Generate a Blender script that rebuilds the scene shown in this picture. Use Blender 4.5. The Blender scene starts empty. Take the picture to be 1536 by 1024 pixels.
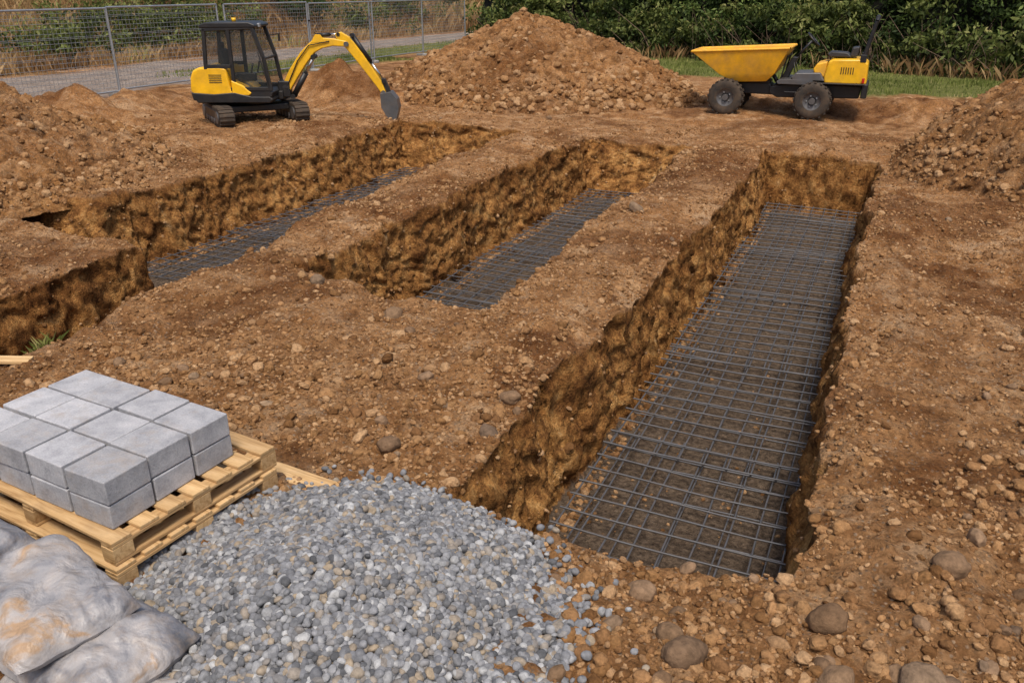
import bpy, math, random
import numpy as np
from mathutils import Vector, Matrix, Euler
random.seed(7); rng=np.random.default_rng(7)
sc=bpy.context.scene
R24=math.radians(24.09)
# ---------------------------------------------------------------- noise
def hsh(ix,iy,iz,seed):
    n=(ix.astype(np.int64)*374761393+iy.astype(np.int64)*668265263+iz.astype(np.int64)*1440662683+seed*1274126177)&0xffffffff
    n=((n^(n>>13))*1274126177)&0xffffffff
    n=((n^(n>>15))*668265263)&0xffffffff
    n=n^(n>>16)
    return n/4294967296.0
def vn3(x,y,z,seed=0):
    x=np.asarray(x,float);y=np.asarray(y,float);z=np.asarray(z,float)+np.zeros_like(x)
    ix=np.floor(x);iy=np.floor(y);iz=np.floor(z)
    fx=x-ix;fy=y-iy;fz=z-iz
    ix=ix.astype(np.int64);iy=iy.astype(np.int64);iz=iz.astype(np.int64)
    f=lambda t:t*t*t*(t*(t*6-15)+10)
    fx=f(fx);fy=f(fy);fz=f(fz)
    r=0
    for a in (0,1):
        for b in (0,1):
            for c in (0,1):
                r=r+hsh(ix+a,iy+b,iz+c,seed)*(fx if a else 1-fx)*(fy if b else 1-fy)*(fz if c else 1-fz)
    return r*2-1
def vn2(x,y,seed=0):
    x=np.asarray(x,float);y=np.asarray(y,float)
    c,s=math.cos(.6),math.sin(.6)
    x,y=x*c-y*s,x*s+y*c
    ix=np.floor(x);iy=np.floor(y);fx=x-ix;fy=y-iy
    ix=ix.astype(np.int64);iy=iy.astype(np.int64)
    f=lambda t:t*t*t*(t*(t*6-15)+10)
    fx=f(fx);fy=f(fy);z=np.zeros_like(ix)
    r=0
    for a in (0,1):
        for b in (0,1):
            r=r+hsh(ix+a,iy+b,z,seed)*(fx if a else 1-fx)*(fy if b else 1-fy)
    return r*2-1
def fbm2(x,y,seed,octs=4,g=.5):
    r=0;a=1
    for i in range(octs):
        r=r+a*vn2(x*2**i,y*2**i,seed+i*17);a*=g
    return r
def worley3(x,y,z,seed):
    ix=np.floor(x).astype(np.int64);iy=np.floor(y).astype(np.int64);iz=np.floor(z).astype(np.int64)
    best=np.full(x.shape,9.0)
    for a in (-1,0,1):
        for b in (-1,0,1):
            for c in (-1,0,1):
                px=ix+a+hsh(ix+a,iy+b,iz+c,seed);py=iy+b+hsh(ix+a,iy+b,iz+c,seed+5);pz=iz+c+hsh(ix+a,iy+b,iz+c,seed+9)
                best=np.minimum(best,(px-x)**2+(py-y)**2+(pz-z)**2)
    return np.sqrt(best)
# ---------------------------------------------------------------- material helpers
class M:
    def __init__(s,name):
        s.m=bpy.data.materials.new(name);s.m.use_nodes=True;s.t=s.m.node_tree;s.n=s.t.nodes;s.l=s.t.links
        s.b=s.n['Principled BSDF']
        s.pos=s.n.new('ShaderNodeNewGeometry').outputs['Position']
        s.tc=s.n.new('ShaderNodeTexCoord').outputs['Object']
    def link(s,a,b): s.l.new(a,b)
    def noise(s,scale,detail=6,rough=.6,vec=None,dist=0,out='Fac'):
        n=s.n.new('ShaderNodeTexNoise');n.inputs['Scale'].default_value=scale;n.inputs['Detail'].default_value=detail;n.inputs['Roughness'].default_value=rough;n.inputs['Distortion'].default_value=dist
        s.link(vec if vec is not None else s.pos,n.inputs['Vector']);return n.outputs[out]
    def voro(s,scale,out='Distance',vec=None,feature='F1'):
        n=s.n.new('ShaderNodeTexVoronoi');n.feature=feature;n.inputs['Scale'].default_value=scale
        s.link(vec if vec is not None else s.pos,n.inputs['Vector']);return n.outputs[out]
    def ramp(s,fac,stops):
        n=s.n.new('ShaderNodeValToRGB');e=n.color_ramp.elements
        while len(e)<len(stops): e.new(.5)
        for i,(p,c) in enumerate(stops):
            e[i].position=p
            e[i].color=(c[0],c[1],c[2],1) if isinstance(c,tuple) else (c,c,c,1)
        s.link(fac,n.inputs['Fac']);return n.outputs['Color']
    def mix(s,fac,a,b,mode='MIX'):
        n=s.n.new('ShaderNodeMix');n.data_type='RGBA';n.blend_type=mode
        for v,i in ((fac,n.inputs[0]),(a,n.inputs[6]),(b,n.inputs[7])):
            if isinstance(v,tuple): i.default_value=(v[0],v[1],v[2],1)
            elif isinstance(v,(int,float)): i.default_value=v
            else: s.link(v,i)
        return n.outputs[2]
    def math(s,op,a,b=0.0):
        n=s.n.new('ShaderNodeMath');n.operation=op
        for v,i in ((a,n.inputs[0]),(b,n.inputs[1])):
            if isinstance(v,(int,float)): i.default_value=v
            else: s.link(v,i)
        return n.outputs[0]
    def attr(s,name):
        n=s.n.new('ShaderNodeAttribute');n.attribute_name=name;return n.outputs['Fac']
    def bump(s,h,strength=.5,dist=.02,prev=None):
        n=s.n.new('ShaderNodeBump');n.inputs['Strength'].default_value=strength;n.inputs['Distance'].default_value=dist
        s.link(h,n.inputs['Height'])
        if prev is not None: s.link(prev,n.inputs['Normal'])
        return n.outputs['Normal']
    def out(s,col=None,rough=None,nor=None,metal=None):
        for v,k in ((col,'Base Color'),(rough,'Roughness'),(metal,'Metallic')):
            if v is None: continue
            if isinstance(v,tuple): s.b.inputs[k].default_value=(v[0],v[1],v[2],1)
            elif isinstance(v,(int,float)): s.b.inputs[k].default_value=v
            else: s.link(v,s.b.inputs[k])
        if nor is not None: s.link(nor,s.b.inputs['Normal'])
        return s.m
def simple(name,col,rough=.5,metal=0,dirt=.0,dirtcol=(.2,.13,.07),bump=0,scale=6,spec=.5):
    m=M(name);m.b.inputs['Specular IOR Level'].default_value=spec
    n=m.noise(scale,5,.65,m.tc)
    v=m.mix(m.ramp(n,[(.3,0.0),(.7,1.0)]),tuple(c*.82 for c in col),tuple(min(1,c*1.1) for c in col))
    if dirt>0:
        d=m.ramp(m.noise(scale*.7,6,.75,m.tc),[(.5-.25*dirt,0.0),(.75,1.0)])
        d=m.math('MULTIPLY',d,dirt)
        v=m.mix(d,v,dirtcol)
    r=m.math('ADD',m.math('MULTIPLY',n,.25),rough-.12)
    nor=m.bump(m.noise(scale*12,3,.6,m.tc),bump,.005) if bump else None
    return m.out(v,r,nor,metal)
# ---------------------------------------------------------------- mesh helpers
def link(o,parent=None):
    sc.collection.objects.link(o)
    if parent is not None:o.parent=parent
    return o
def npmesh(name,v,f,mat=None,parent=None,smooth=False,attrs=None):
    v=np.asarray(v,np.float32);f=np.asarray(f,np.int32)
    me=bpy.data.meshes.new(name);me.vertices.add(len(v));me.vertices.foreach_set('co',v.ravel())
    if len(f):
        k=f.shape[1];me.loops.add(f.size);me.loops.foreach_set('vertex_index',f.ravel())
        me.polygons.add(len(f));me.polygons.foreach_set('loop_start',np.arange(0,f.size,k,dtype=np.int32))
        me.polygons.foreach_set('use_smooth',np.full(len(f),smooth))
    for an,av in (attrs or {}).items():
        av=np.asarray(av,np.float32)
        if av.ndim==1:
            a=me.attributes.new(an,'FLOAT','POINT');a.data.foreach_set('value',av)
        else:
            a=me.attributes.new(an,'FLOAT_VECTOR','POINT');a.data.foreach_set('vector',av.ravel())
    me.update(calc_edges=True)
    o=bpy.data.objects.new(name,me)
    if mat:me.materials.append(mat)
    return link(o,parent)
def pymesh(name,v,f,mat,parent=None,bevel=0,smooth=False,seg=2):
    me=bpy.data.meshes.new(name);me.from_pydata([tuple(p) for p in v],[],f);me.update()
    me.materials.append(mat)
    if smooth or bevel: me.polygons.foreach_set('use_smooth',[True]*len(me.polygons))
    o=bpy.data.objects.new(name,me);link(o,parent)
    if bevel:
        b=o.modifiers.new('b','BEVEL');b.width=bevel;b.segments=seg;b.limit_method='ANGLE';b.angle_limit=math.radians(40);b.harden_normals=True
    return o
def prism(name,prof,y0,y1,mat,parent=None,bevel=.015):
    n=len(prof);v=[(x,y0,z) for x,z in prof]+[(x,y1,z) for x,z in prof]
    f=[list(range(n))]+[list(range(2*n-1,n-1,-1))]
    for i in range(n):
        j=(i+1)%n;f.append([j,i,n+i,n+j])
    o=pymesh(name,v,f,mat,parent,bevel)
    import bmesh
    bm=bmesh.new();bm.from_mesh(o.data);bmesh.ops.recalc_face_normals(bm,faces=bm.faces);bm.to_mesh(o.data);bm.free()
    return o
def box(name,c,s,mat,parent=None,bevel=.01,rot=(0,0,0)):
    x,y,z=[k/2 for k in s]
    v=[(-x,-y,-z),(x,-y,-z),(x,y,-z),(-x,y,-z),(-x,-y,z),(x,-y,z),(x,y,z),(-x,y,z)]
    f=[(3,2,1,0),(4,5,6,7),(0,1,5,4),(1,2,6,5),(2,3,7,6),(3,0,4,7)]
    o=pymesh(name,v,f,mat,parent,bevel);o.location=c;o.rotation_euler=rot;return o
def cyl(name,p0,p1,r,mat,parent=None,n=20,r2=None,bevel=0):
    p0=Vector(p0);p1=Vector(p1);d=p1-p0;L=d.length;r2=r if r2 is None else r2
    v=[];
    for k,(z,rr) in enumerate(((0,r),(L,r2))):
        for i in range(n):
            a=2*math.pi*i/n;v.append((rr*math.cos(a),rr*math.sin(a),z))
    f=[[i,(i+1)%n,n+(i+1)%n,n+i] for i in range(n)]+[list(range(n))[::-1],list(range(n,2*n))]
    me=bpy.data.meshes.new(name);me.from_pydata(v,[],f);me.materials.append(mat)
    for p in me.polygons:p.use_smooth=len(p.vertices)==4
    o=bpy.data.objects.new(name,me);link(o,parent)
    o.location=p0;o.rotation_euler=d.to_track_quat('Z','Y').to_euler();return o
def lathe_y(name,prof,mat,parent,loc,n=40):
    v=[];f=[];k=len(prof)
    for i in range(n):
        a=2*math.pi*i/n
        for r,y in prof:v.append((r*math.cos(a),y,r*math.sin(a)))
    for i in range(n):
        for j in range(k-1):
            a=i*k+j;b=((i+1)%n)*k+j;f.append([a,a+1,b+1,b])
    o=pymesh(name,v,f,mat,parent,0,True);o.location=loc;return o
def empty(name,loc=(0,0,0),rotz=0,scale=(1,1,1)):
    o=bpy.data.objects.new(name,None);link(o);o.location=loc;o.rotation_euler=(0,0,rotz);o.scale=scale;return o
class Tubes:
    def __init__(s):s.v=[];s.f=[]
    def add(s,pts,r,n=5,taper=None):
        pts=[np.array(p,float) for p in pts];base=len(s.v);N=len(pts)
        for i,p in enumerate(pts):
            d=pts[min(i+1,N-1)]-pts[max(i-1,0)];d/=np.linalg.norm(d)+1e-9
            u=np.cross(d,(0,0,1.0) if abs(d[2])<.9 else (1.0,0,0));u/=np.linalg.norm(u);w=np.cross(d,u)
            rr=r if taper is None else r+(taper-r)*i/(N-1)
            for k in range(n):
                a=2*math.pi*k/n;s.v.append(p+rr*(u*math.cos(a)+w*math.sin(a)))
        for i in range(N-1):
            for k in range(n):
                a=base+i*n+k;b=base+i*n+(k+1)%n;s.f.append((a,b,b+n,a+n))
    def obj(s,name,mat,parent=None):
        return npmesh(name,np.array(s.v),np.array(s.f),mat,parent,True)
# ---------------------------------------------------------------- scatter through geometry nodes
def scatter(name,pts,scl,rot,mat,parent=None,amp=.5,freq=1.1,subd=3,variants=6,smooth=True):
    o=npmesh(name,pts,np.zeros((0,4),int),None,parent,attrs={'sc':scl,'rot':rot})
    ng=bpy.data.node_groups.new(name+'_gn','GeometryNodeTree')
    ng.interface.new_socket('Geometry',in_out='INPUT',socket_type='NodeSocketGeometry')
    ng.interface.new_socket('Geometry',in_out='OUTPUT',socket_type='NodeSocketGeometry')
    N=ng.nodes;L=ng.links;gi=N.new('NodeGroupInput');go=N.new('NodeGroupOutput')
    jn=N.new('GeometryNodeJoinGeometry')
    for i in range(variants):
        ic=N.new('GeometryNodeMeshIcoSphere');ic.inputs['Radius'].default_value=1;ic.inputs['Subdivisions'].default_value=subd
        nt=N.new('ShaderNodeTexNoise');nt.noise_dimensions='4D';nt.inputs['W'].default_value=i*7.3;nt.inputs['Scale'].default_value=freq;nt.inputs['Detail'].default_value=3
        sub=N.new('ShaderNodeVectorMath');sub.operation='SUBTRACT';sub.inputs[1].default_value=(.5,.5,.5);L.new(nt.outputs[1],sub.inputs[0])
        ml=N.new('ShaderNodeVectorMath');ml.operation='SCALE';ml.inputs['Scale'].default_value=amp*2;L.new(sub.outputs[0],ml.inputs[0])
        sp=N.new('GeometryNodeSetPosition');L.new(ic.outputs['Mesh'],sp.inputs['Geometry']);L.new(ml.outputs[0],sp.inputs['Offset'])
        ss=N.new('GeometryNodeSetShadeSmooth');ss.inputs['Shade Smooth'].default_value=smooth;L.new(sp.outputs[0],ss.inputs[0])
        sm=N.new('GeometryNodeSetMaterial');sm.inputs['Material'].default_value=mat;L.new(ss.outputs[0],sm.inputs[0])
        g2=N.new('GeometryNodeGeometryToInstance');L.new(sm.outputs[0],g2.inputs[0]);L.new(g2.outputs[0],jn.inputs[0])
    ip=N.new('GeometryNodeInstanceOnPoints');L.new(gi.outputs[0],ip.inputs['Points']);L.new(jn.outputs[0],ip.inputs['Instance']);ip.inputs['Pick Instance'].default_value=True
    rv=N.new('FunctionNodeRandomValue');rv.data_type='INT'
    for s in rv.inputs:
        if s.type=='INT' and s.name=='Min':s.default_value=0
        if s.type=='INT' and s.name=='Max':s.default_value=variants-1
    ro=[s for s in rv.outputs if s.type=='INT'][0];L.new(ro,ip.inputs['Instance Index'])
    for an,inp in (('sc','Scale'),('rot','Rotation')):
        na=N.new('GeometryNodeInputNamedAttribute');na.data_type='FLOAT_VECTOR';na.inputs['Name'].default_value=an
        L.new(na.outputs[0],ip.inputs[inp])
    L.new(ip.outputs[0],go.inputs[0])
    md=o.modifiers.new('scatter','NODES');md.node_group=ng
    return o
def rrot(n,tilt=.5):
    r=rng.uniform(-tilt,tilt,(n,3));r[:,2]=rng.uniform(0,6.28,n);return r
# ================================================================ MATERIALS
def dirt_mat():
    m=M('dirt')
    big=m.noise(.55,4,.6);mid=m.noise(3.2,7,.68);fine=m.noise(26,5,.7)
    c=m.ramp(mid,[(.32,(.165,.073,.027)),(.45,(.32,.158,.064)),(.56,(.455,.247,.112)),(.72,(.62,.385,.205))])
    c=m.mix(m.ramp(big,[(.38,0.0),(.62,.8)]),c,m.ramp(mid,[(.3,(.18,.074,.025)),(.55,(.40,.19,.070)),(.75,(.57,.31,.13))]))
    dry=m.ramp(m.noise(1.7,6,.7),[(.52,0.0),(.64,.6)])
    c=m.mix(dry,c,(.66,.435,.25))
    vn=m.n.new('ShaderNodeTexVoronoi');vn.inputs['Scale'].default_value=34;m.link(m.pos,vn.inputs['Vector'])
    vd=vn.outputs['Distance'];sep=m.n.new('ShaderNodeSeparateColor');m.link(vn.outputs['Color'],sep.inputs[0])
    grit=m.mix(sep.outputs[0],(.09,.05,.026),(.56,.40,.27))
    gm=m.math('MULTIPLY',m.ramp(sep.outputs[1],[(.55,0.0),(.6,.8)]),m.ramp(vd,[(.25,1.0),(.45,0.0)]))
    c=m.mix(gm,c,grit)
    wn=m.noise(4.0,8,.78,None,.3)
    wc=m.ramp(wn,[(.33,(.11,.045,.016)),(.43,(.30,.135,.043)),(.52,(.55,.27,.085)),(.61,(.70,.39,.14)),(.74,(.78,.56,.32))])
    wc=m.mix(m.ramp(m.noise(1.1,4,.65),[(.42,0.0),(.62,.8)]),wc,m.mix(.75,wc,(.46,.38,.33),'MULTIPLY'))
    c=m.mix(m.attr('wall'),c,wc)
    c=m.mix(m.attr('topsoil'),c,m.mix(1.0,c,(.55,.47,.42),'MULTIPLY'))
    c=m.mix(m.attr('cav_shade'),c,m.mix(1.0,c,(.22,.17,.14),'MULTIPLY'))  # crevice shade painted into the soil colour
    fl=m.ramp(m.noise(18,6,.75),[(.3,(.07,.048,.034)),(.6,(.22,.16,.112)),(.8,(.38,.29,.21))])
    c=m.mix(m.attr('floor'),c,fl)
    c=m.mix(m.math('MULTIPLY',m.attr('dark'),.8),c,m.mix(1.0,c,(.44,.34,.27),'MULTIPLY'))
    gr=m.ramp(m.noise(2.5,6,.75),[(.3,(.09,.095,.03)),(.55,(.18,.19,.055)),(.75,(.32,.27,.12))])
    c=m.mix(m.attr('grass'),c,gr)
    pa=m.ramp(m.noise(1.2,7,.7),[(.3,(.20,.155,.125)),(.6,(.38,.31,.26)),(.8,(.50,.42,.36))])
    c=m.mix(m.attr('path'),c,pa)
    dr=m.ramp(m.noise(1.0,7,.75),[(.3,(.08,.05,.022)),(.55,(.28,.165,.075)),(.75,(.45,.30,.16))])
    c=m.mix(m.attr('dry'),c,dr)
    c=m.mix(.7,c,m.ramp(fine,[(.32,.34),(.58,1.12)]),'MULTIPLY')
    h=m.math('ADD',m.noise(9,8,.78),m.math('MULTIPLY',m.ramp(vd,[(0.0,1.0),(.5,0.0)]),.18))
    b=m.bump(h,1.0,.09)
    m.b.inputs['Specular IOR Level'].default_value=.1
    return m.out(c,.95,b)
DIRT=dirt_mat()
def stone_mat(name,cols,spec=.2,fs=40,bs=.6):
    m=M(name);oi=m.n.new('ShaderNodeObjectInfo').outputs['Random']
    k=len(cols);c=m.ramp(oi,[(i/(k-1),cols[i]) for i in range(k)])
    n=m.noise(fs,4,.7)
    c=m.mix(.75,c,m.ramp(n,[(.3,.42),(.65,1.15)]),'MULTIPLY')
    m.b.inputs['Specular IOR Level'].default_value=spec
    return m.out(c,.88,m.bump(n,bs,.012))
CLOD=stone_mat('clod',[(.14,.066,.025),(.26,.136,.055),(.38,.21,.095),(.19,.093,.038),(.46,.285,.15),(.30,.163,.07)],bs=1,spec=.1)
STONE=stone_mat('stone',[(.15,.088,.048),(.22,.138,.08),(.27,.172,.103),(.19,.115,.065),(.15,.10,.066),(.33,.225,.14)],fs=22,bs=1,spec=.12)
PEB=stone_mat('pebble',[(.135,.138,.150),(.205,.208,.222),(.29,.292,.305),(.080,.082,.088),(.225,.228,.24),(.33,.26,.18),(.16,.163,.175),(.43,.43,.43),(.19,.193,.205)],spec=.35,fs=30,bs=.4)
YEL=simple('yellow_paint',(.86,.47,.010),.35,0,.35,(.35,.19,.06),scale=4)
YELD=simple('yellow_paint_worn',(.86,.44,.014),.45,0,.6,(.36,.2,.08),scale=5)
BLK=simple('black_steel',(.018,.018,.02),.45,.2,.25,(.09,.065,.04),scale=5)
RUB=simple('rubber',(.03,.029,.028),.8,0,.7,(.15,.10,.062),bump=.4,scale=7,spec=.2)
GRYM=simple('grey_steel',(.13,.13,.135),.45,.5,.4,(.18,.13,.08),scale=6)
CHR=simple('chrome_rod',(.6,.6,.6),.2,1,0,scale=3)
GALV=simple('galvanised_steel',(.36,.38,.40),.45,.6,.2,(.25,.22,.2),scale=3)
REB=simple('rebar_steel',(.115,.116,.124),.5,.3,.35,(.17,.125,.095),bump=.3,scale=9)
SEAT=simple('seat_vinyl',(.025,.025,.027),.5,0,.2,(.15,.1,.07))
def glass():
    m=M('cab_glass');m.b.inputs['Alpha'].default_value=.24
    return m.out((.04,.05,.055),.06)
GLS=glass()
def block_mat():
    m=M('concrete_block');oi=m.attr('cv')
    n=m.noise(7,7,.7,m.pos);f=m.noise(90,3,.7,m.pos)
    c=m.ramp(n,[(.3,(.28,.28,.30)),(.5,(.395,.395,.415)),(.72,(.50,.49,.505))])
    c=m.mix(.6,c,m.ramp(f,[(.3,.65),(.6,1.05)]),'MULTIPLY')
    c=m.mix(.8,c,m.ramp(oi,[(0.0,.74),(1.0,1.08)]),'MULTIPLY')
    c=m.mix(m.ramp(m.noise(4,6,.75),[(.52,0.0),(.70,.6)]),c,(.34,.28,.23))
    b=m.bump(m.math('ADD',f,m.noise(22,4,.6)),.4,.008)
    m.b.inputs['Specular IOR Level'].default_value=.25
    return m.out(c,.85,b)
BLOCK=block_mat()
def wood_mat():
    m=M('pallet_wood');cv=m.attr('cv')
    mp=m.n.new('ShaderNodeMapping');mp.inputs['Scale'].default_value=(1.5,22,22);m.link(m.tc,mp.inputs[0])
    n=m.noise(1.6,6,.65,mp.outputs[0],.8)
    c=m.ramp(n,[(.3,(.32,.18,.075)),(.5,(.56,.37,.18)),(.7,(.70,.50,.28))])
    k=m.ramp(m.voro(3.2,vec=m.tc),[(.05,(.25,.12,.05)),(.10,(1.0,1.0,1.0))])
    c=m.mix(.8,c,k,'MULTIPLY')
    c=m.mix(.8,c,m.ramp(cv,[(0.0,(.62,.56,.50)),(1.0,(1.08,1.05,1.0))]),'MULTIPLY')
    c=m.mix(m.ramp(m.noise(3,6,.7),[(.5,0.0),(.75,.5)]),c,(.24,.165,.10))
    m.b.inputs['Specular IOR Level'].default_value=.25
    return m.out(c,.75,m.bump(n,.5,.005))
WOOD=wood_mat()
def bag_mat():
    m=M('bag_plastic')
    c=m.ramp(m.noise(2.6,5,.6,m.pos,.8),[(.32,(.085,.088,.10)),(.41,(.17,.17,.187)),(.50,(.30,.29,.295)),(.60,(.37,.34,.325)),(.66,(.38,.25,.15)),(.74,(.34,.22,.13))])
    c=m.mix(m.ramp(m.noise(9,7,.75),[(.48,0.0),(.68,.6)]),c,(.25,.19,.14))
    w=m.math('ADD',m.noise(6,3,.5,None,.8),m.math('MULTIPLY',m.noise(22,3,.6),.25))
    return m.out(c,.5,m.bump(w,.8,.04))
BAG=bag_mat()
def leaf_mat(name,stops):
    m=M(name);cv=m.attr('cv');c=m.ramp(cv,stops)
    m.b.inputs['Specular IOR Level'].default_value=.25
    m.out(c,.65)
    tr=m.n.new('ShaderNodeBsdfTranslucent');m.link(c,tr.inputs[0]);mx=m.n.new('ShaderNodeMixShader');mx.inputs[0].default_value=.3
    m.link(m.b.outputs[0],mx.inputs[1]);m.link(tr.outputs[0],mx.inputs[2]);m.link(mx.outputs[0],m.n['Material Output'].inputs[0])
    return m.m
LEAF=leaf_mat('hedge_leaf',[(0.0,(.010,.018,.005)),(.35,(.036,.062,.015)),(.7,(.105,.155,.037)),(1.0,(.22,.28,.075))])
LEAFD=leaf_mat('leaf_olive',[(0.0,(.02,.03,.01)),(.4,(.08,.105,.024)),(.75,(.18,.205,.052)),(1.0,(.34,.31,.12))])
GRS=leaf_mat('grass_blade',[(0.0,(.08,.10,.02)),(.5,(.20,.235,.055)),(.8,(.33,.33,.10)),(1.0,(.50,.41,.20))])
DRY=leaf_mat('dry_grass_blade',[(0.0,(.10,.055,.025)),(.45,(.34,.20,.085)),(.8,(.55,.38,.19)),(1.0,(.25,.26,.07))])
TWIG=simple('twig_bark',(.20,.14,.10),.9,0,.3,(.08,.05,.035),scale=3,spec=.1)
# ================================================================ GROUND
def seg(l):
    out=[]
    for a,b,d in l:
        n=max(1,int(round((b-a)/d)));out+=list(np.linspace(a,b,n,endpoint=False))
    out.append(l[-1][1]);return np.array(out)
xs=seg([(-220,-60,20),(-60,-42,2),(-42,-15,.35),(-15,-10.7,.06),(-10.7,-10.2,.010),(-10.2,-8.32,.06),(-8.32,-8.1,.006),(-8.1,-7.6,.045),(-7.6,-6.6,.03),(-6.6,-6.1,.035),(-6.1,-5.80,.013),(-5.80,-5.58,.005),(-5.58,-3.7,.035),(-3.7,-3.3,.02),(-3.3,-2.34,.021),(-2.34,-2.10,.007),(-2.10,-1.94,.004),(-1.94,-.3,.03),(-.3,0.0,.01),(0,2,.02),(2,6,.06),(6,20,.5),(20,60,2),(60,220,20)])
ys=seg([(-60,0,4),(0,1.5,.1),(1.5,6,.02),(6,7.1,.03),(7.1,7.4,.015),(7.4,12,.03),(12,16.2,.04),(16.2,17.5,.016),(17.5,24,.1),(24,45,.4),(45,100,3),(100,320,20)])
X,Y=np.meshgrid(xs,ys,indexing='ij')
def ramp4(v,t0,f0,f1,t1): return np.minimum((v-t0)/(f0-t0),(t1-v)/(t1-f1))
c01=lambda a:np.clip(a,0,1)
sst=lambda a:(lambda t:t*t*(3-2*t))(c01(a))
xt0=np.interp(Y,[4,5.2,6.6],[-2.30,-2.27,-2.08]);xf0=np.interp(Y,[4,5.2,6.6],[-2.12,-2.08,-1.97])
uR=c01(np.minimum(ramp4(X,xt0,xf0,-.18,-.05),ramp4(Y,3.88,4.12,16.8,16.97)))
xt0=np.interp(Y,[7,8.8,10.5],[-5.98,-5.90,-5.78])
uM=c01(np.minimum(ramp4(X,xt0,-5.62,-3.6,-3.42),ramp4(Y,6.98,7.2,16.4,16.95)))
xt1=np.interp(Y,[7,9,16],[-6.72,-7.05,-7.5]);xf1=xt1-np.interp(Y,[6.4,7.6],[.95,.3])
uA=np.minimum(np.minimum((X+10.58)/.30,(xt1-X)/(xt1-xf1)),ramp4(Y,7.2,7.33,16.9,17.4))
uB=np.minimum(np.minimum((X+8.27)/.12,(xt1-X)/(xt1-xf1)),ramp4(Y,-5,-4,8,8.1))
uC=np.minimum(ramp4(X,-13.6,-10.0,-9.2,-9.0),ramp4(Y,7.2,7.33,7.9,8.6))
uL=c01(np.maximum(np.maximum(uA,uB),uC))
DL=np.interp(Y,[1.5,3.5,5,7],[0,.3,.72,1.12])
n1=fbm2(X*1.6,Y*1.6,50,3)
site=sst((X+22)/2)*sst((9-X)/2)*sst((30-Y)/3)*sst((Y+3)/2)
U=np.maximum(np.maximum(uR,uM),uL)
depth=np.maximum(np.maximum(uR*1.15,uM*1.14),uL*DL)
rough=fbm2(X*.45,Y*.45,3,3)*.07+fbm2(X*2.2,Y*2.2,9,3)*.036+np.abs(fbm2(X*7,Y*7,12,3))*.026
Z=rough*np.where(U>.98,.25,1)*(.15+.85*site)-depth
def lip(x0,y0,y1,w,h): return h*np.exp(-((X-x0)/w)**2)*sst((Y-y0)/1.6)*sst((y1-Y)/1.2)
lipn=.5+.5*vn2(X*1.3,Y*1.3,77)
Z+=(U<=0)*(lip(.3,4.2,15,.3,.10)+lip(-11.1,8.5,16,.45,.16))*lipn
Z+=(1-U)*(lip(-2.75,5.0,16.8,.66,.17)+lip(-6.55,8.0,16.8,.75,.17))
def bump_(cx,cy,rx,ry,h): return h*np.exp(-((X-cx)/rx)**2-((Y-cy)/ry)**2)
Z+=bump_(.60,4.1,.6,1.0,.17)*(1+.5*n1)-(1-U)*bump_(-1.0,3.7,.9,.5,.08)
Z+=bump_(-17.5,13.5,1.6,4.5,.62)*(1+.35*n1)+bump_(-14.6,20.6,1.9,1.0,.8)*(1+.3*n1)+bump_(-12.9,12.0,.9,2.8,.25)*(1+.3*n1)
Z+=bump_(-1.2,24.2,5.5,.8,.28)*(1+.4*n1)+bump_(1.5,23.2,1.8,.9,.35)*(1+.4*n1)
Z+=sst((-31-X)/9)*3.6+sst((-38-X)/30)*4+sst((Y-62)/60)*9
Z+=sst((-30-X)/3)*fbm2(X*.3,Y*.3,91,3)*.35
gx=np.gradient(depth,xs,axis=0);gy=np.gradient(depth,ys,axis=1);gl=np.sqrt(gx**2+gy**2)+1e-6
nx=gx/gl;ny=gy/gl
mask=c01(gl*.9)*c01(np.minimum(U,1-U)*9+.2)*(U>0)*(U<1)
wx=.085*vn2(X*.8,Y*.8,31)+.06*vn2(X*2.3,Y*2.3,32)+.036*vn2(X*6,Y*6,33)
wy=.085*vn2(X*.8,Y*.8,41)+.06*vn2(X*2.3,Y*2.3,42)+.036*vn2(X*6,Y*6,43)
PX=X+wx*site;PY=Y+wy*site;PZ=Z.copy()
idx=np.where(mask>0.02)
mx,my,mz=X[idx],Y[idx],PZ[idx]
qx=mx+.09*vn3(mx*5,my*5,mz*5,71);qy=my+.09*vn3(mx*5,my*5,mz*5,72);qz=mz+.09*vn3(mx*5,my*5,mz*5,73)
w1=worley3(qx*3.2,qy*3.2,qz*4.6,1);w2=worley3(qx*7.5,qy*7.5,qz*10,2);w3=worley3(qx*16,qy*16,qz*17,3)
w=.13*(.55-w1)+.10*(.5-w2)+.05*(.5-w3)+.05*vn3(mx*1.5,my*1.5,mz*2.5,4)
mk=mask[idx]
PX[idx]-=nx[idx]*w*mk;PY[idx]-=ny[idx]*w*mk;PZ[idx]+=w*mk*.12
cavShadeA=np.zeros_like(X);cavShadeA[idx]=mk*np.clip(sst((w1-.66)/.3)*.4+sst((w2-.54)/.28)*.6+sst((w3-.6)/.3)*.3,0,.9)  # painted shade mask: recesses between wall lumps
gnd=(site>.5)&(mask<=.02)&(Y<20)&(Y>1)&(X>-15)&(X<6)
gi_=np.where(gnd);gx_,gy_=X[gi_],Y[gi_]
wz=gx_+.06*vn2(gx_*6,gy_*6,75);wzy=gy_+.06*vn2(gx_*6,gy_*6,76)
lump=sst((.42-worley3(wz*5,wzy*5,gx_*0+.5,7))/.4)*sst((vn2(gx_*.9,gy_*.9,8)+.45)/.6)
lump2=sst((.45-worley3(wz*11,wzy*11,gx_*0+.5,17))/.4)*sst((vn2(gx_*1.3,gy_*1.3,18)+.7)/.6)
PZ[gi_]+=(lump*.036+lump2*.020)*(1-.8*(U[gi_]>.98))
wallA=sst(mask*1.6)*c01(gl*.7)
hd=c01(-PZ)
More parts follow.
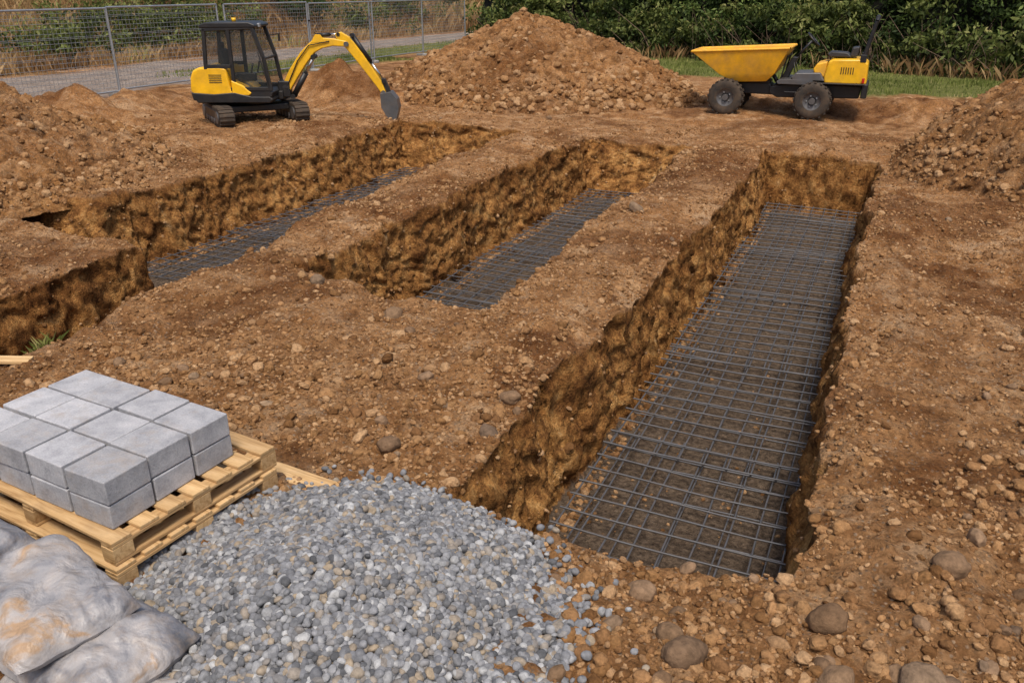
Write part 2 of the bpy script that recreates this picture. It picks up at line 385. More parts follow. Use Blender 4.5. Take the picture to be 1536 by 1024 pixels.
topA=wallA*sst((.24+.14*vn2(X*1.5,Y*1.5,95)-hd)/.2)*.6
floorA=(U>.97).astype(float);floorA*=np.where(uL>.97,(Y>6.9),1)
nb=fbm2(X*.6,Y*.6,66,4)
gb=27.0+np.maximum(0,-X-1)*.55+nb*1.5
grassA=np.maximum(sst((Y-gb)/1.6)*sst((X+21.5+nb)/1.5),0)
grassA=np.maximum(grassA,sst((-20.3-X+nb)/1.0)*sst((Y-22-nb*3)/5))
grassA=np.maximum(grassA,sst((X-9-nb)/2))
pathA=sst((-21.2-X+nb*.5)/.8)*(1-sst((-28.5-X+nb)/1.0));grassA=grassA*(1-sst((-24.3-X+nb)/1.0))
pathA=np.where(Y>25,np.minimum(pathA,sst((-24.3-X+nb)/1.0)),pathA)
dryA=np.maximum(sst((-29-X+nb)/1.5),sst((Y-58)/8))
darkA=sst((fbm2(X*.8,Y*.8,88,4)-.12)/.5)*.85*(U<=0)
darkA=np.maximum(darkA,sst((8-Y)/3)*sst((-5.2-X)/2)*.45)
darkA=np.maximum(darkA,sst((3.6-Y)/1.5)*sst((X+1)/1)*.45)
nxv,nyv=X.shape
I=np.arange(nxv*nyv).reshape(nxv,nyv)
F=np.stack([I[:-1,:-1],I[1:,:-1],I[1:,1:],I[:-1,1:]],-1).reshape(-1,4)
V=np.stack([PX,PY,PZ],-1).reshape(-1,3)
ground=npmesh('ground',V,F,DIRT,None,True,{'wall':wallA.ravel(),'floor':floorA.ravel(),'grass':grassA.ravel(),'path':pathA.ravel(),'dry':dryA.ravel(),'dark':darkA.ravel(),'topsoil':topA.ravel(),'cav_shade':cavShadeA.ravel()})
ax=np.gradient(xs);ay=np.gradient(ys);AREA=np.outer(ax,ay)
def gz(x,y):
    i=min(np.searchsorted(xs,x),len(xs)-1);j=min(np.searchsorted(ys,y),len(ys)-1);return float(PZ[i,j])
def pick(dens,n):
    p=(AREA*dens).ravel();p/=p.sum();return rng.choice(p.size,n,p=p)
gcx,gcy,gR,gh=-2.20,2.60,1.20,.46
free=sst((np.hypot(X-gcx,Y-gcy)-gR*.95)/.12)*(1-((X<-3.2)&(X>-5.2)&(Y>2.2)&(Y<3.8)))*(1-((X<-2.4)&(Y<2.3)))
def clod_set(name,dens,n,smin,smax,power,mat,emb=.25,flat=.72,**k):
    ii=pick(dens*free,n);P=V[ii].astype(float).copy()
    s=smin*(smax/smin)**(rng.random(n)**power)
    P[:,:2]+=rng.normal(0,.012,(n,2));P[:,2]+=s*(flat*.5-emb*.6)
    S=np.stack([s*rng.uniform(.85,1.3,n),s*rng.uniform(.7,1.05,n),s*flat*rng.uniform(.75,1.15,n)],-1)
    return scatter(name,P,S,rrot(n,.6),mat,**k)
vis=sst((Y-.8)/.5)*sst((21-Y)/2)*sst((X+16)/1)*sst((6-X)/1)
patch=sst((fbm2(X*.9,Y*.9,120,4)+.1)/.7)
nearR=sst((4.4-Y)/1.2)*sst((X+1.8)/.8)+sst((X-.5)/1.2)*sst((9-Y)/5)*.9
nearL=sst((X+6.5)/1)*sst((-1.9-X)/1)*np.exp(-((Y-4.7)/.9)**2)
onfloor=(U>.9)
inw=(U>0)&(U<=.9)
edge=np.zeros_like(X)
for (a,y0,y1) in ((-2.2,4,17),(-5.9,7,17),(-10.8,8,17),(.05,4,17),(-3.3,7,17),(-7.0,6,17)):
    edge=np.maximum(edge,np.exp(-((X-a)/.22)**2)*(Y>y0)*(Y<y1))
dn=vis*(.6+1.0*patch+1.8*nearR+1.3*nearL+.8*edge)*np.where(onfloor,.06,1)*np.where(inw,.2,1)*(1/(1+(Y/12)**2))
clod_set('soil_crumbs',dn,110000,.005,.024,1.5,CLOD,amp=.55,subd=2,freq=1.5,smooth=False)
dn2=vis*(.16+.7*patch**2+2.6*nearR+1.6*nearL+.8*edge)*np.where(onfloor,.03,1)*np.where(inw,.15,1)*(1/(1+(Y/12)**2))
clod_set('soil_clods',dn2,13000,.016,.055,1.8,CLOD,emb=.35,amp=.6,subd=3,freq=1.4)
dn3=vis*(.04+5*nearR+1.6*nearL+.2*patch+.15*edge)*(U<=0)*(1/(1+(Y/5)**2))
clod_set('stones',dn3,850,.028,.105,1.8,STONE,emb=.35,amp=.34,subd=4,freq=1.1,flat=.8)
dnw=mask*c01(gl)*vis
clod_set('wall_clods',dnw,2200,.01,.03,1.4,CLOD,emb=.9,amp=.6,subd=2,freq=1.6,flat=.9,smooth=False)
foot=((U>.97)*1.0)
fe=np.zeros_like(X)
for a in(-1.92,-5.56,-10.2):fe+=np.exp(-((X-a)/.07)**2)
clod_set('foot_clods',foot*fe*vis,2600,.012,.045,1.7,CLOD,amp=.6,subd=2,freq=1.5,smooth=False)
# ================================================================ DIRT PILES
def dirt_pile(cx,cy,rx,ry,h,seed,n=190,shape=1.15,nclod=2600,cmax=.12,bumps=()):
    g=np.linspace(-1.25,1.25,n);A,B=np.meshgrid(g,g,indexing='ij')
    ang=np.arctan2(B,A);r=np.sqrt(A*A+B*B)
    rr=r*(1+.12*vn2(np.cos(ang)*1.5+9,np.sin(ang)*1.5,seed)+.06*vn2(A*3,B*3,seed+1))
    z=np.clip(1.03-np.sqrt(rr**2+.02),-.3,1)
    z=np.sign(z)*np.abs(z)**shape*h
    wx,wy=A*rx+cx,B*ry+cy
    for bx,by,br,bh in bumps: z=np.maximum(z,bh*(1-np.sqrt(((wx-bx)/br)**2+((wy-by)/br)**2+.01)))
    z+=c01((1.15-rr)*4)*(fbm2(wx*.9,wy*.9,seed+3,3)*.10+fbm2(wx*3.5,wy*3.5,seed+4,3)*.06)*min(1.3,.5+h*.4)
    l1=worley3(wx*2.6+.3*vn2(wx*3,wy*3,1),wy*2.6+.3*vn2(wx*3,wy*3,2),z*2.6,seed+7);l2=worley3(wx*6,wy*6,z*6,seed+8);l3=worley3(wx*13,wy*13,z*13,seed+9)
    z+=c01((1.1-rr)*4)*((.5-l1)*.14+(.5-l2)*.10+(.5-l3)*.05)
    z=np.where(rr>1.05,np.minimum(z,-.12),z)
    idx=np.arange(n*n).reshape(n,n)
    f=np.stack([idx[:-1,:-1],idx[1:,:-1],idx[1:,1:],idx[:-1,1:]],-1).reshape(-1,4)
    v=np.stack([wx,wy,z],-1).reshape(-1,3);nn=n*n;zz_=np.zeros(nn)
    f=f[(v[:,2][f].max(1)>-.1)&(rr.ravel()[f].min(1)<1.06)&((v[:,0][f].min(1)>.12)|(cx<0))]
    wl=c01(.25+.5*vn2(wx*.5,wy*.5,seed+11)).ravel()*.6
    cshade_=np.clip(sst((l2-.5)/.3)*.5+sst((l1-.6)/.3)*.3,0,.8).ravel()  # painted shade mask for the hollows between pile lumps
    o=npmesh('dirt_pile',v,f,DIRT,None,True,{'wall':wl,'floor':zz_,'grass':zz_,'path':zz_,'dry':zz_,'topsoil':zz_,'cav_shade':cshade_,'dark':c01(vn2(wx*.7,wy*.7,seed+20)*.7+.35).ravel()})
    p=((rr<1.04)*(.25+np.exp(-((rr-.95)/.13)**2)*1.2)).ravel();p=p/p.sum()
    ii=rng.choice(nn,nclod,p=p);P=v[ii]+rng.normal(0,.03,(nclod,3))*[1,1,.1]
    s=.015*(cmax/.015)**(rng.random(nclod)**2.1);P[:,2]-=s*.2
    k=(P[:,2]>-.05)&((P[:,0]>.15)|(cx<0));P=P[k];s=s[k];m_=len(P)
    scatter('clods',P,np.stack([s*rng.uniform(.8,1.3,m_),s,s*.8],-1),rrot(m_),CLOD,o,amp=.65,subd=3,freq=1.4)
    return o
dirt_pile(-10.2,24.2,5.1,4.6,2.42,200,n=300,shape=.82,nclod=6500,cmax=.12,bumps=[(-12.9,23.2,2.6,1.25)])
dirt_pile(4.95,17.4,4.7,5.8,3.5,300,n=320,shape=.88,nclod=9000,cmax=.08)
dirt_pile(-14.1,9.5,2.75,3.4,1.5,400,n=250,shape=.95,nclod=4500,cmax=.075)
# ================================================================ REBAR MESH
def rebar(x0,x1,y0,y1,z,sx=.2,sy=.2):
    T=Tubes()
    L=2.3;k=0;yy=y0
    while yy<y1-.2:
        ye=min(y1,yy+L)
        dz=.022*(k%2)+rng.uniform(-.006,.006);ang=rng.uniform(-.01,.01);ox=rng.uniform(-.03,.03)
        nxn=int((x1-x0)/sx)+1
        sag=lambda x,y:z+dz+.014*math.sin(x*2.1+k)+.018*math.sin(y*1.7+k*2)
        for i in range(nxn):
            x=x0+i*(x1-x0)/(nxn-1)+ox
            j=rng.uniform(-.010,.010)
            T.add([(x+ang*(y-yy)+j*math.sin(y*3),y,sag(x,y)) for y in np.linspace(yy-.2,ye+.2,9)],.009)
        m=int((ye-yy+.4)/sy)+1
        for i in range(m):
            y=yy-.19+i*sy+rng.uniform(-.010,.010)
            T.add([(x,y-ang*(x-x0)+.008*math.sin(x*4+i),sag(x,y)+.016) for x in np.linspace(x0-.05,x1+.05,7)],.009)
        yy=ye;k+=1
    nxn=int((x1-x0)/(sx*2))+1
    for i in range(nxn):
        x=x0+(i+.3)*(x1-x0)/(nxn-.4)
        T.add([(x+.01*math.sin(y),y,z-.075) for y in np.linspace(y0,y1,14)],.008)
    for i in range(int((y1-y0)/(sy*2))):
        y=y0+(i+.35)*sy*2;T.add([(x,y+.012*math.sin(x*3+i),z-.065) for x in np.linspace(x0,x1,5)],.008)
    return T.obj('rebar_mesh',REB)
rebar(-1.92,-.2,4.4,16.75,-.97,.21,.235)
rebar(-5.54,-3.62,7.35,16.4,-.97,.21,.235)
rebar(-10.2,-7.55,8.6,16.8,-.95,.21,.235)
rebar(-8.1,-7.25,6.7,8.7,-.92,.2,.23)
# ================================================================ GRAVEL PILE
gp=empty('gravel_pile',(0,0,0))
def grr(x,y):
    a=np.arctan2(y-gcy,x-gcx);return np.hypot(x-gcx,y-gcy)/gR*(1+.07*np.sin(a*2+1)+.05*np.sin(a*5))
def gph(x,y):
    r=grr(x,y);return np.clip(1.02-np.sqrt(r*r+.014),-.1,1)*gh+.035*vn2(x*3,y*3,5)
n=150;g=np.linspace(-1.15,1.15,n);A,B=np.meshgrid(g*gR+gcx,g*gR+gcy,indexing='ij')
idx=np.arange(n*n).reshape(n,n);f=np.stack([idx[:-1,:-1],idx[1:,:-1],idx[1:,1:],idx[:-1,1:]],-1).reshape(-1,4)
f=f[grr(A,B).ravel()[f].max(1)<1.03]
PEBB=simple('gravel_bed',(.05,.052,.06),.9,bump=.5,scale=20)
npmesh('gravel_core',np.stack([A,B,gph(A,B)-.035],-1).reshape(-1,3),f,PEBB,gp,True)
n=27000
rad=gR*np.sqrt(rng.random(n))*1.03;out=rng.random(n)<.09;rad[out]=gR*(.97+np.abs(rng.normal(0,.14,out.sum())))
an=rng.uniform(0,2*np.pi,n);px=gcx+rad*np.cos(an);py=gcy+rad*np.sin(an)
pz=gph(px,py);gzv=np.array([gz(a,b) for a,b in zip(px,py)])
onp=pz>gzv;pz=np.where(onp,pz+rng.uniform(-.035,.016,n),gzv+.008)
keep=((onp)|(rng.random(n)<.55))&(gzv>-.2)
px,py,pz=px[keep],py[keep],pz[keep];n=len(px)
s=rng.uniform(.014,.0255,n)*np.where(rng.random(n)<.1,1.2,1)
S=np.stack([s*rng.uniform(.95,1.4,n),s*rng.uniform(.85,1.1,n),s*rng.uniform(.65,.95,n)],-1)
scatter('pebbles',np.stack([px,py,pz],-1),S,rrot(n,.8),PEB,gp,amp=.24,subd=3,freq=.85,variants=8)
# ================================================================ PALLET + BLOCKS
prot=math.radians(-6.0)
def setcv(o,v):
    a=o.data.attributes.new('cv','FLOAT','POINT');a.data.foreach_set('value',[v]*len(o.data.vertices))
def pallet(z0,dx,dy,dr):
    P=empty('wooden_pallet',(-3.36+dx,2.38+dy,z0),prot+dr)
    LX,LY=1.5,1.17
    def bd(nm,c,s,rot=(0,0,0)):
        o=box(nm,c,s,WOOD,P,.004,rot);setcv(o,rng.random());return o
    nb=7;w=.125
    for i in range(nb):
        y=w/2+i*(LY-w)/(nb-1)
        bd('deck_board_%d'%i,(-LX/2+rng.uniform(-.006,.006),y,.134),(LX,w*rng.uniform(.93,1.0),.021),(0,0,rng.uniform(-.005,.005)))
    for i,x in enumerate((-.05,-LX/2,-LX+.05)):
        o=bd('stringer_%d'%i,(0,0,0),(LY,.1,.02));o.location=(x,LY/2,.1125);o.rotation_euler=(0,0,math.pi/2)
        o=bd('skid_%d'%i,(0,0,0),(LY,.1,.02));o.location=(x,LY/2,.011);o.rotation_euler=(0,0,math.pi/2)
        for j,y in enumerate((.06,LY/2,LY-.06)):
            bd('block_%d_%d'%(i,j),(x,y,.0615),(.1,.125,.08))
    return P
zz=.03
pallet(zz,.03,-.03,.012);pallet(zz+.147,0,0,0)
brd=box('plywood_board',(-3.62,3.06,.012),(1.6,1.46,.022),WOOD,None,.004,(0,0,prot+.02));setcv(brd,.8)
pl=box('timber_plank',(-6.62,4.12,gz(-6.62,4.12)+.05),(.42,.12,.03),WOOD,None,.004,(0,0.05,.5));setcv(pl,.9)
bs=empty('concrete_block_stack',(-3.44,2.46,zz+.147+.147),prot+math.radians(2.0))
nbx,nby=4,3;bw,bd_=.335,.300;bh=.146
for k in range(2):
    for i in range(nbx):
        for j in range(nby):
            o=box('concrete_block_%d%d%d'%(k,i,j),(-bw/2-i*bw+rng.uniform(-.01,.01),bd_/2+j*bd_+rng.uniform(-.01,.01),bh/2+k*(bh+.006)),(bw-.018,bd_-.018,bh),BLOCK,bs,.009,(0,0,rng.uniform(-.02,.02)))
            setcv(o,rng.random())
# ================================================================ BAGS
def bag(cx,cy,z,L,W,H,rot,seed):
    n=60;g=np.linspace(-1,1,n);A,B=np.meshgrid(g,g,indexing='ij')
    e=(1-np.abs(A)**6)*(1-np.abs(B)**4);e=np.clip(e,0,1)**.5
    wr=.14*vn2(A*2.0+seed,B*1.6,seed)+.06*vn2(A*6,B*4,seed+1)+.10*(1-np.abs(vn2(A*3+B*4,B*3-A,seed+2)))*c01(np.abs(A)*2-.8)
    x=A*L/2*(1-.03*B*B);y=B*W/2*(1-.06*(1-A*A)-.05*A*A)
    x=x+.012*vn2(A*4,B*4,seed+5);y=y+.012*vn2(A*4,B*4,seed+6)
    top=e*H*(.60+wr);bot=-e*H*.40
    vt=np.stack([x,y,top],-1).reshape(-1,3);vb=np.stack([x,y,bot],-1).reshape(-1,3)
    idx=np.arange(n*n).reshape(n,n);f=np.stack([idx[:-1,:-1],idx[1:,:-1],idx[1:,1:],idx[:-1,1:]],-1).reshape(-1,4)
    o=npmesh('cement_bag',np.concatenate([vt,vb]),np.concatenate([f,f[:,::-1]+n*n]),BAG,None,True)
    o.location=(cx,cy,z+H*.40);o.rotation_euler=(rng.uniform(-.04,.04),rng.uniform(-.04,.04),rot)
    return o
bag(-2.82,1.82,.02,.86,.64,.19,-.20,1)
bag(-2.96,1.88,.16,.84,.62,.18,-.10,2)
bag(-3.26,1.90,.30,.84,.60,.18,-.26,3)
bag(-3.92,1.94,.02,.9,.62,.19,.05,4)
bag(-3.95,1.92,.18,.86,.62,.19,-.05,5)
bag(-4.0,1.92,.34,.84,.60,.19,-.1,6)
# ================================================================ EXCAVATOR
EX=empty('mini_excavator',(-13.86,16.0,gz(-14.0,15.8)-.02),R24,(.96,.96,.90))
def stadium(L,h,n=10):
    r=h/2;p=[]
    for i in range(n+1):
        a=-math.pi/2+math.pi*i/n;p.append((L/2-r+r*math.cos(a),r+r*math.sin(a)))
    for i in range(n+1):
        a=math.pi/2+math.pi*i/n;p.append((-L/2+r+r*math.cos(a),r+r*math.sin(a)))
    return p
UC=bpy.data.objects.new('undercarriage',None);link(UC,EX);UC.rotation_euler=(0,0,math.radians(-60));UC.location=(.0,0,0)
for s in (-1,1):
    y=s*.90;L=2.0;h=.46
    prism('track_belt',stadium(L,h),y-.17,y+.17,RUB,UC,.02)
    prism('track_frame',stadium(L-.18,h-.14),y-.185,y+.185,BLK,UC,.02).location=(0,0,.07)
    for xx in (-.75,-.4,-.13,.13,.4,.75):
        r=.15 if abs(xx)>.7 else .07;zz2=.23 if abs(xx)>.7 else .12
        cyl('roller',(xx,y-.20,zz2),(xx,y+.20,zz2),r,GRYM,UC,18)
    N=44;r=h/2;sl=L-2*r;tot=2*sl+2*math.pi*r
    for i in range(N):
        d=tot*i/N
        if d<sl:x,z,a=-sl/2+d,h,0
        elif d<sl+math.pi*r:
            t=(d-sl)/r;x,z,a=sl/2+r*math.sin(t),r+r*math.cos(t),t
        elif d<2*sl+math.pi*r:
            x,z,a=sl/2-(d-sl-math.pi*r),0,0
        else:
            t=(d-2*sl-math.pi*r)/r;x,z,a=-sl/2-r*math.sin(t),r-r*math.cos(t),t
        box('cleat',(x,y,z),(.035,.34,.04),RUB,UC,.006,(0,a,0))
box('cross_frame',(0,0,.36),(.9,1.5,.16),BLK,UC,.03)
cyl('slew_ring',(0,0,.42),(0,0,.56),.42,BLK,UC,32)
prism('dozer_blade',[(-1.28,.2),(-1.22,.2),(-1.2,.4),(-1.24,.56),(-1.30,.56),(-1.26,.4)],-.8,.8,BLK,UC,.01)
for s in(-1,1):box('blade_arm',(-.95,s*.35,.33),(.7,.1,.1),BLK,UC,.02)
prism('deck_plate',[(-1.12,.54),(.62,.54),(.70,.62),(.62,.70),(-1.15,.70)],-.82,.82,BLK,EX,.03)
prism('engine_hood',[(-1.16,.66),(-.28,.62),(-.22,.72),(-.30,.98),(-.34,1.38),(-.5,1.42),(-.98,1.40),(-1.14,1.33),(-1.22,1.15),(-1.25,.86)],-.80,.80,YEL,EX,.07)
prism('side_panel',[(-.26,.72),(.14,.72),(.20,.78),(.02,.96),(-.26,1.10)],-.812,.812,YEL,EX,.03)
prism('lower_skirt',[(-1.2,.60),(.10,.58),(.20,.70),(-.2,.80),(-.7,.76),(-1.24,.80)],-.822,.822,BLK,EX,.03)
for i in range(5):box('vent_slat',(-.62,-.803,1.04+i*.045),(.30,.012,.016),BLK,EX,.003)
prism('floor_pan',[(-.3,.68),(.66,.68),(.7,.8),(.6,.84),(-.3,.84)],-.78,.78,BLK,EX,.02)
def tube(name,pts,r,mat,par,n=8):
    T=Tubes();T.add(pts,r,n);return T.obj(name,mat,par)
cy0,cy1=-.76,.30
for s,y in (('near',cy0),('far',cy1)):
    pts=[(-.82,1.36),(-.76,2.28),(.36,2.34),(.56,1.62),(.66,.86)]
    for i in range(len(pts)-1):
        a,b=pts[i],pts[i+1]
        dx,dz=b[0]-a[0],b[1]-a[1];L=math.hypot(dx,dz)
        box('cab_pillar_%s_%d'%(s,i),((a[0]+b[0])/2,y,(a[1]+b[1])/2),(L+.06,.075,.085),BLK,EX,.015,(0,-math.atan2(dz,dx),0))
    box('cab_b_pillar_'+s,(-.20,y,1.62),(.085,.07,1.48),BLK,EX,.012)
    box('cab_sill_'+s,(.19,y,.88),(.95,.07,.09),BLK,EX,.012)
    box('cab_waist_'+s,(-.5,y,1.42),(.64,.07,.09),BLK,EX,.012)
    prism('cab_window_'+s,[(-.16,.92),(.60,.92),(.52,1.62),(.34,2.29),(-.16,2.29)],y-.008,y+.008,GLS,EX,0)
    prism('rear_window_'+s,[(-.77,1.46),(-.24,1.46),(-.24,2.28),(-.71,2.26)],y-.008,y+.008,GLS,EX,0)
prism('cab_roof',[(-.86,2.32),(-.84,2.40),(-.7,2.45),(.30,2.46),(.46,2.40),(.46,2.33)],cy0-.05,cy1+.05,BLK,EX,.03)
pymesh('windscreen',[(.37,cy0+.03,2.3),(.37,cy1-.03,2.3),(.66,cy1-.03,.9),(.66,cy0+.03,.9)],[(0,1,2,3)],GLS,EX)
box('windscreen_crossbar',(.56,(cy0+cy1)/2,1.60),(.05,cy1-cy0,.05),BLK,EX,.01)
pymesh('rear_screen',[(-.76,cy0+.03,2.28),(-.76,cy1-.03,2.28),(-.82,cy1-.03,1.4),(-.82,cy0+.03,1.4)],[(0,1,2,3)],GLS,EX)
box('seat_base',(-.28,-.23,1.14),(.5,.48,.16),SEAT,EX,.05);box('seat_back',(-.52,-.23,1.5),(.14,.46,.62),SEAT,EX,.05,(0,-.12,0))
box('headrest',(-.57,-.23,1.88),(.1,.26,.18),SEAT,EX,.04)
box('console',(.05,-.5,1.15),(.45,.12,.2),BLK,EX,.03)
for y in(-.5,.05):cyl('joystick',(.15,y,1.2),(.22,y,1.48),.02,BLK,EX,8)
tube('grab_rail',[(.62,cy0-.06,.95),(.6,cy0-.09,1.15),(.5,cy0-.09,1.6),(.46,cy0-.06,1.78)],.015,BLK,EX)
tube('mirror_arm',[(.42,cy1,2.1),(.62,cy1+.18,2.12)],.012,BLK,EX);box('mirror',(.64,cy1+.2,2.04),(.03,.12,.2),BLK,EX,.01)
cyl('beacon',(-.2,-.2,2.45),(-.2,-.2,2.54),.05,YEL,EX,16)
box('work_light',(.47,-.5,2.38),(.06,.14,.09),GALV,EX,.01)
yb=-.02
box('swing_post',(.80,yb,.80),(.30,.26,.42),BLK,EX,.04)
box('swing_bracket',(.66,yb,.66),(.25,.4,.22),BLK,EX,.03)
boomU=[(.74,.86),(.98,1.30),(1.28,1.72),(1.56,1.98),(1.80,2.06),(2.10,2.04),(2.42,1.98)]
boomL=[(2.40,1.84),(2.08,1.86),(1.80,1.80),(1.62,1.70),(1.40,1.44),(1.16,1.10),(.94,.76)]
prism('boom',boomU+boomL,yb-.10,yb+.10,YEL,EX,.025)
for s in(-1,1):prism('boom_bracket',[(1.55,1.94),(1.67,2.14),(1.79,2.14),(1.91,1.96)],yb+s*.09-.015,yb+s*.09+.015,YEL,EX,.005)
stick=[(2.14,2.16),(2.28,2.20),(2.50,2.06),(2.78,1.66),(3.20,.98),(3.28,.70),(3.20,.64),(3.08,.84),(2.60,1.52),(2.32,1.88),(2.18,1.98)]
prism('stick',stick,yb-.085,yb+.085,YEL,EX,.02)
def ram(a,b,r,fr=.58):
    a=Vector(a);b=Vector(b);m=a.lerp(b,fr);cyl('ram_barrel',a,m,r,BLK,EX,16);cyl('ram_rod',m,b,r*.55,CHR,EX,12)
    for p in(a,b):cyl('ram_pin',(p.x,p.y-.1,p.z),(p.x,p.y+.1,p.z),r*.9,BLK,EX,12)
ram((1.0,yb-.04,.62),(1.58,yb-.04,1.60),.065)
ram((1.0,yb+.05,.62),(1.58,yb+.05,1.60),.065)
ram((1.70,yb,2.12),(2.22,yb,2.14),.05)
ram((2.54,yb,2.12),(3.24,yb,1.00),.055)
prism('bucket_link',[(3.18,1.04),(3.28,1.06),(3.40,.72),(3.32,.68)],yb-.06,yb+.06,BLK,EX,.01)
for p,q in (((2.40,1.91),.06),((3.22,.72),.05),((.84,.84),.07)):cyl('pin',(p[0],yb-.13,p[1]),(p[0],yb+.13,p[1]),q,GRYM,EX,16)
tube('hose_1',[(.9,yb-.12,.9),(1.2,yb-.13,1.50),(1.5,yb-.13,1.88),(2.0,yb-.12,1.98)],.014,BLK,EX,6)
bx=.20
bo=[(x+bx,z) for x,z in [(2.96,.70),(3.22,.74),(3.36,.56),(3.40,.34),(3.34,.10),(3.28,-.06),(3.08,.14),(2.97,.36)]]
for s in(-1,1):prism('bucket_side',bo,yb+s*.23-.012,yb+s*.23+.012,GRYM,EX,.004)
shell=bo[:6]
sv=[(x,yb-.23,z) for x,z in shell]+[(x,yb+.23,z) for x,z in shell]
so=pymesh('bucket_shell',sv,[(i,i+1,i+7,i+6) for i in range(5)],GRYM,EX);sm=so.modifiers.new('s','SOLIDIFY');sm.thickness=.025
for i in range(4):box('bucket_tooth',(3.24+bx,yb-.17+i*.115,-.10),(.05,.04,.14),GRYM,EX,.008,(0,.5,0))
# ================================================================ DUMPER
DU=empty('site_dumper',(-2.80,22.62,gz(-2.7,22.0)),math.pi+.02,(.98,1,.98))
def wheel(x,y,s):
    lathe_y('tyre',[(.22,-.14),(.30,-.155),(.39,-.15),(.43,-.12),(.44,0),(.43,.12),(.39,.15),(.30,.155),(.22,.14)],RUB,DU,(x,y,.44))
    lathe_y('rim',[(.0,.06*s),(.10,.06*s),(.12,.09*s),(.2,.08*s),(.24,.135*s),(.25,.12*s),(.23,-.12*s)],GRYM,DU,(x,y,.44),28)
    cyl('hub',(x,y+.05*s,.44),(x,y+.15*s,.44),.075,GRYM,DU,16)
    for i in range(5):
        a=i*2*math.pi/5;cyl('nut',(x+.13*math.cos(a),y+.08*s,.44+.13*math.sin(a)),(x+.13*math.cos(a),y+.11*s,.44+.13*math.sin(a)),.017,GALV,DU,6)
    for i in range(20):
        a=i*2*math.pi/20
        for q in(-1,1):
            aa=a+(.08*q)
            box('lug',(x+.438*math.cos(aa),y+q*.08,.44+.438*math.sin(aa)),(.035,.13,.055),RUB,DU,.008,(0,-aa,0))
for x in(1.12,-1.0):
    for s in(-1,1):wheel(x,s*.66,s)
    cyl('axle',(x,-.6,.44),(x,.6,.44),.08,BLK,DU,14)
prism('front_chassis',[(-.1,.5),(1.35,.5),(1.42,.62),(1.3,.78),(.1,.78)],-.28,.28,BLK,DU,.03)
prism('rear_chassis',[(-2.05,.5),(-.1,.45),(.1,.55),(.1,.72),(-.5,.80),(-2.1,.80)],-.36,.36,BLK,DU,.03)
box('skip_pivot',(.35,0,.80),(.5,.5,.10),BLK,DU,.03)
cyl('tipping_ram',(-.1,.0,.72),(.1,0,1.0),.05,BLK,DU,14)
def ring(x0,x1,w0,w1,z0,z1):return [(x0,-w0,z0),(x1,-w1,z1),(x1,w1,z1),(x0,w0,z0)]
ringsO=[ring(.18,.98,.48,.50,.84,.80),ring(-.02,1.35,.62,.62,1.05,.98),ring(-.32,2.1,.80,.66,1.66,1.52)]
ringsI=[ring(-.27,2.04,.76,.62,1.66,1.53),ring(.02,1.33,.58,.58,1.08,1.02),ring(.2,.96,.44,.46,.88,.85)]
R_=ringsO+ringsI;vv=[p for r in R_ for p in r];ff=[(3,2,1,0)]
for k in range(len(R_)-1):
    for i in range(4):
        j=(i+1)%4;ff.append((k*4+i,k*4+j,(k+1)*4+j,(k+1)*4+i))
ff.append((20,21,22,23))
pymesh('skip',vv,ff,YELD,DU,.012)
T=Tubes();top=[(-.33,-.80,1.66),(2.1,-.66,1.52),(2.1,.66,1.52),(-.33,.80,1.66),(-.33,-.80,1.66)]
for i in range(4):T.add([top[i],top[i+1]],.03,8)
T.obj('skip_rim',YELD,DU)
prism('footplate',[(-.95,.80),(-.12,.80),(-.08,.86),(-.16,.92),(-.95,.94)],-.62,.62,GRYM,DU,.015)
box('step',(-.45,.62,.62),(.3,.08,.03),BLK,DU,.01)
prism('dash_console',[(-.30,.9),(-.14,.9),(-.36,1.42),(-.50,1.42)],-.18,.18,BLK,DU,.02)
cyl('steering_column',(-.42,0,1.38),(-.76,0,1.80),.03,BLK,DU,12)
bpy.ops.mesh.primitive_torus_add(major_radius=.20,minor_radius=.022,major_segments=32,minor_segments=8)
st=bpy.context.object;st.name='steering_wheel';st.parent=DU;st.location=(-.80,0,1.84);st.rotation_euler=(0,-.8,0);st.data.materials.append(BLK)
for i in range(3):
    a=i*2.094;e=Euler((0,-.8,0)).to_matrix()@Vector((.2*math.cos(a),.2*math.sin(a),0));cyl('spoke',(-.80,0,1.84),(-.80+e.x,e.y,1.84+e.z),.014,BLK,DU,6)
tube('dash_rail',[(-.16,-.4,.92),(-.26,-.4,1.45),(-.26,.4,1.45),(-.16,.4,.92)],.022,BLK,DU)
for y in(-.28,.28):cyl('lever',(-.5,y,.94),(-.42,y,1.3),.014,BLK,DU,6)
prism('engine_cover',[(-2.18,.84),(-1.20,.84),(-1.18,1.02),(-1.24,1.36),(-1.34,1.42),(-2.02,1.44),(-2.16,1.34)],-.50,.50,YEL,DU,.05)
prism('side_pod',[(-1.22,.98),(-.98,.98),(-.90,1.16),(-.98,1.30),(-1.22,1.36)],-.44,.44,YELD,DU,.04)
prism('seat_box',[(-1.22,.90),(-.46,.90),(-.42,.98),(-.52,1.08),(-1.1,1.10)],-.36,.62,GRYM,DU,.03)
box('mud_tray',(-1.5,0,.86),(1.3,1.38,.03),BLK,DU,.01)
prism('seat_pad',[(-1.78,1.45),(-1.22,1.45),(-1.18,1.52),(-1.26,1.58),(-1.64,1.56)],-.26,.26,SEAT,DU,.03)
prism('seat_backrest',[(-1.88,1.47),(-1.70,1.47),(-1.74,1.68),(-1.90,1.70)],-.26,.26,SEAT,DU,.03)
for i in range(6):box('louvre',(-1.84+i*.055,.503,1.16),(.02,.01,.16),BLK,DU,.003)
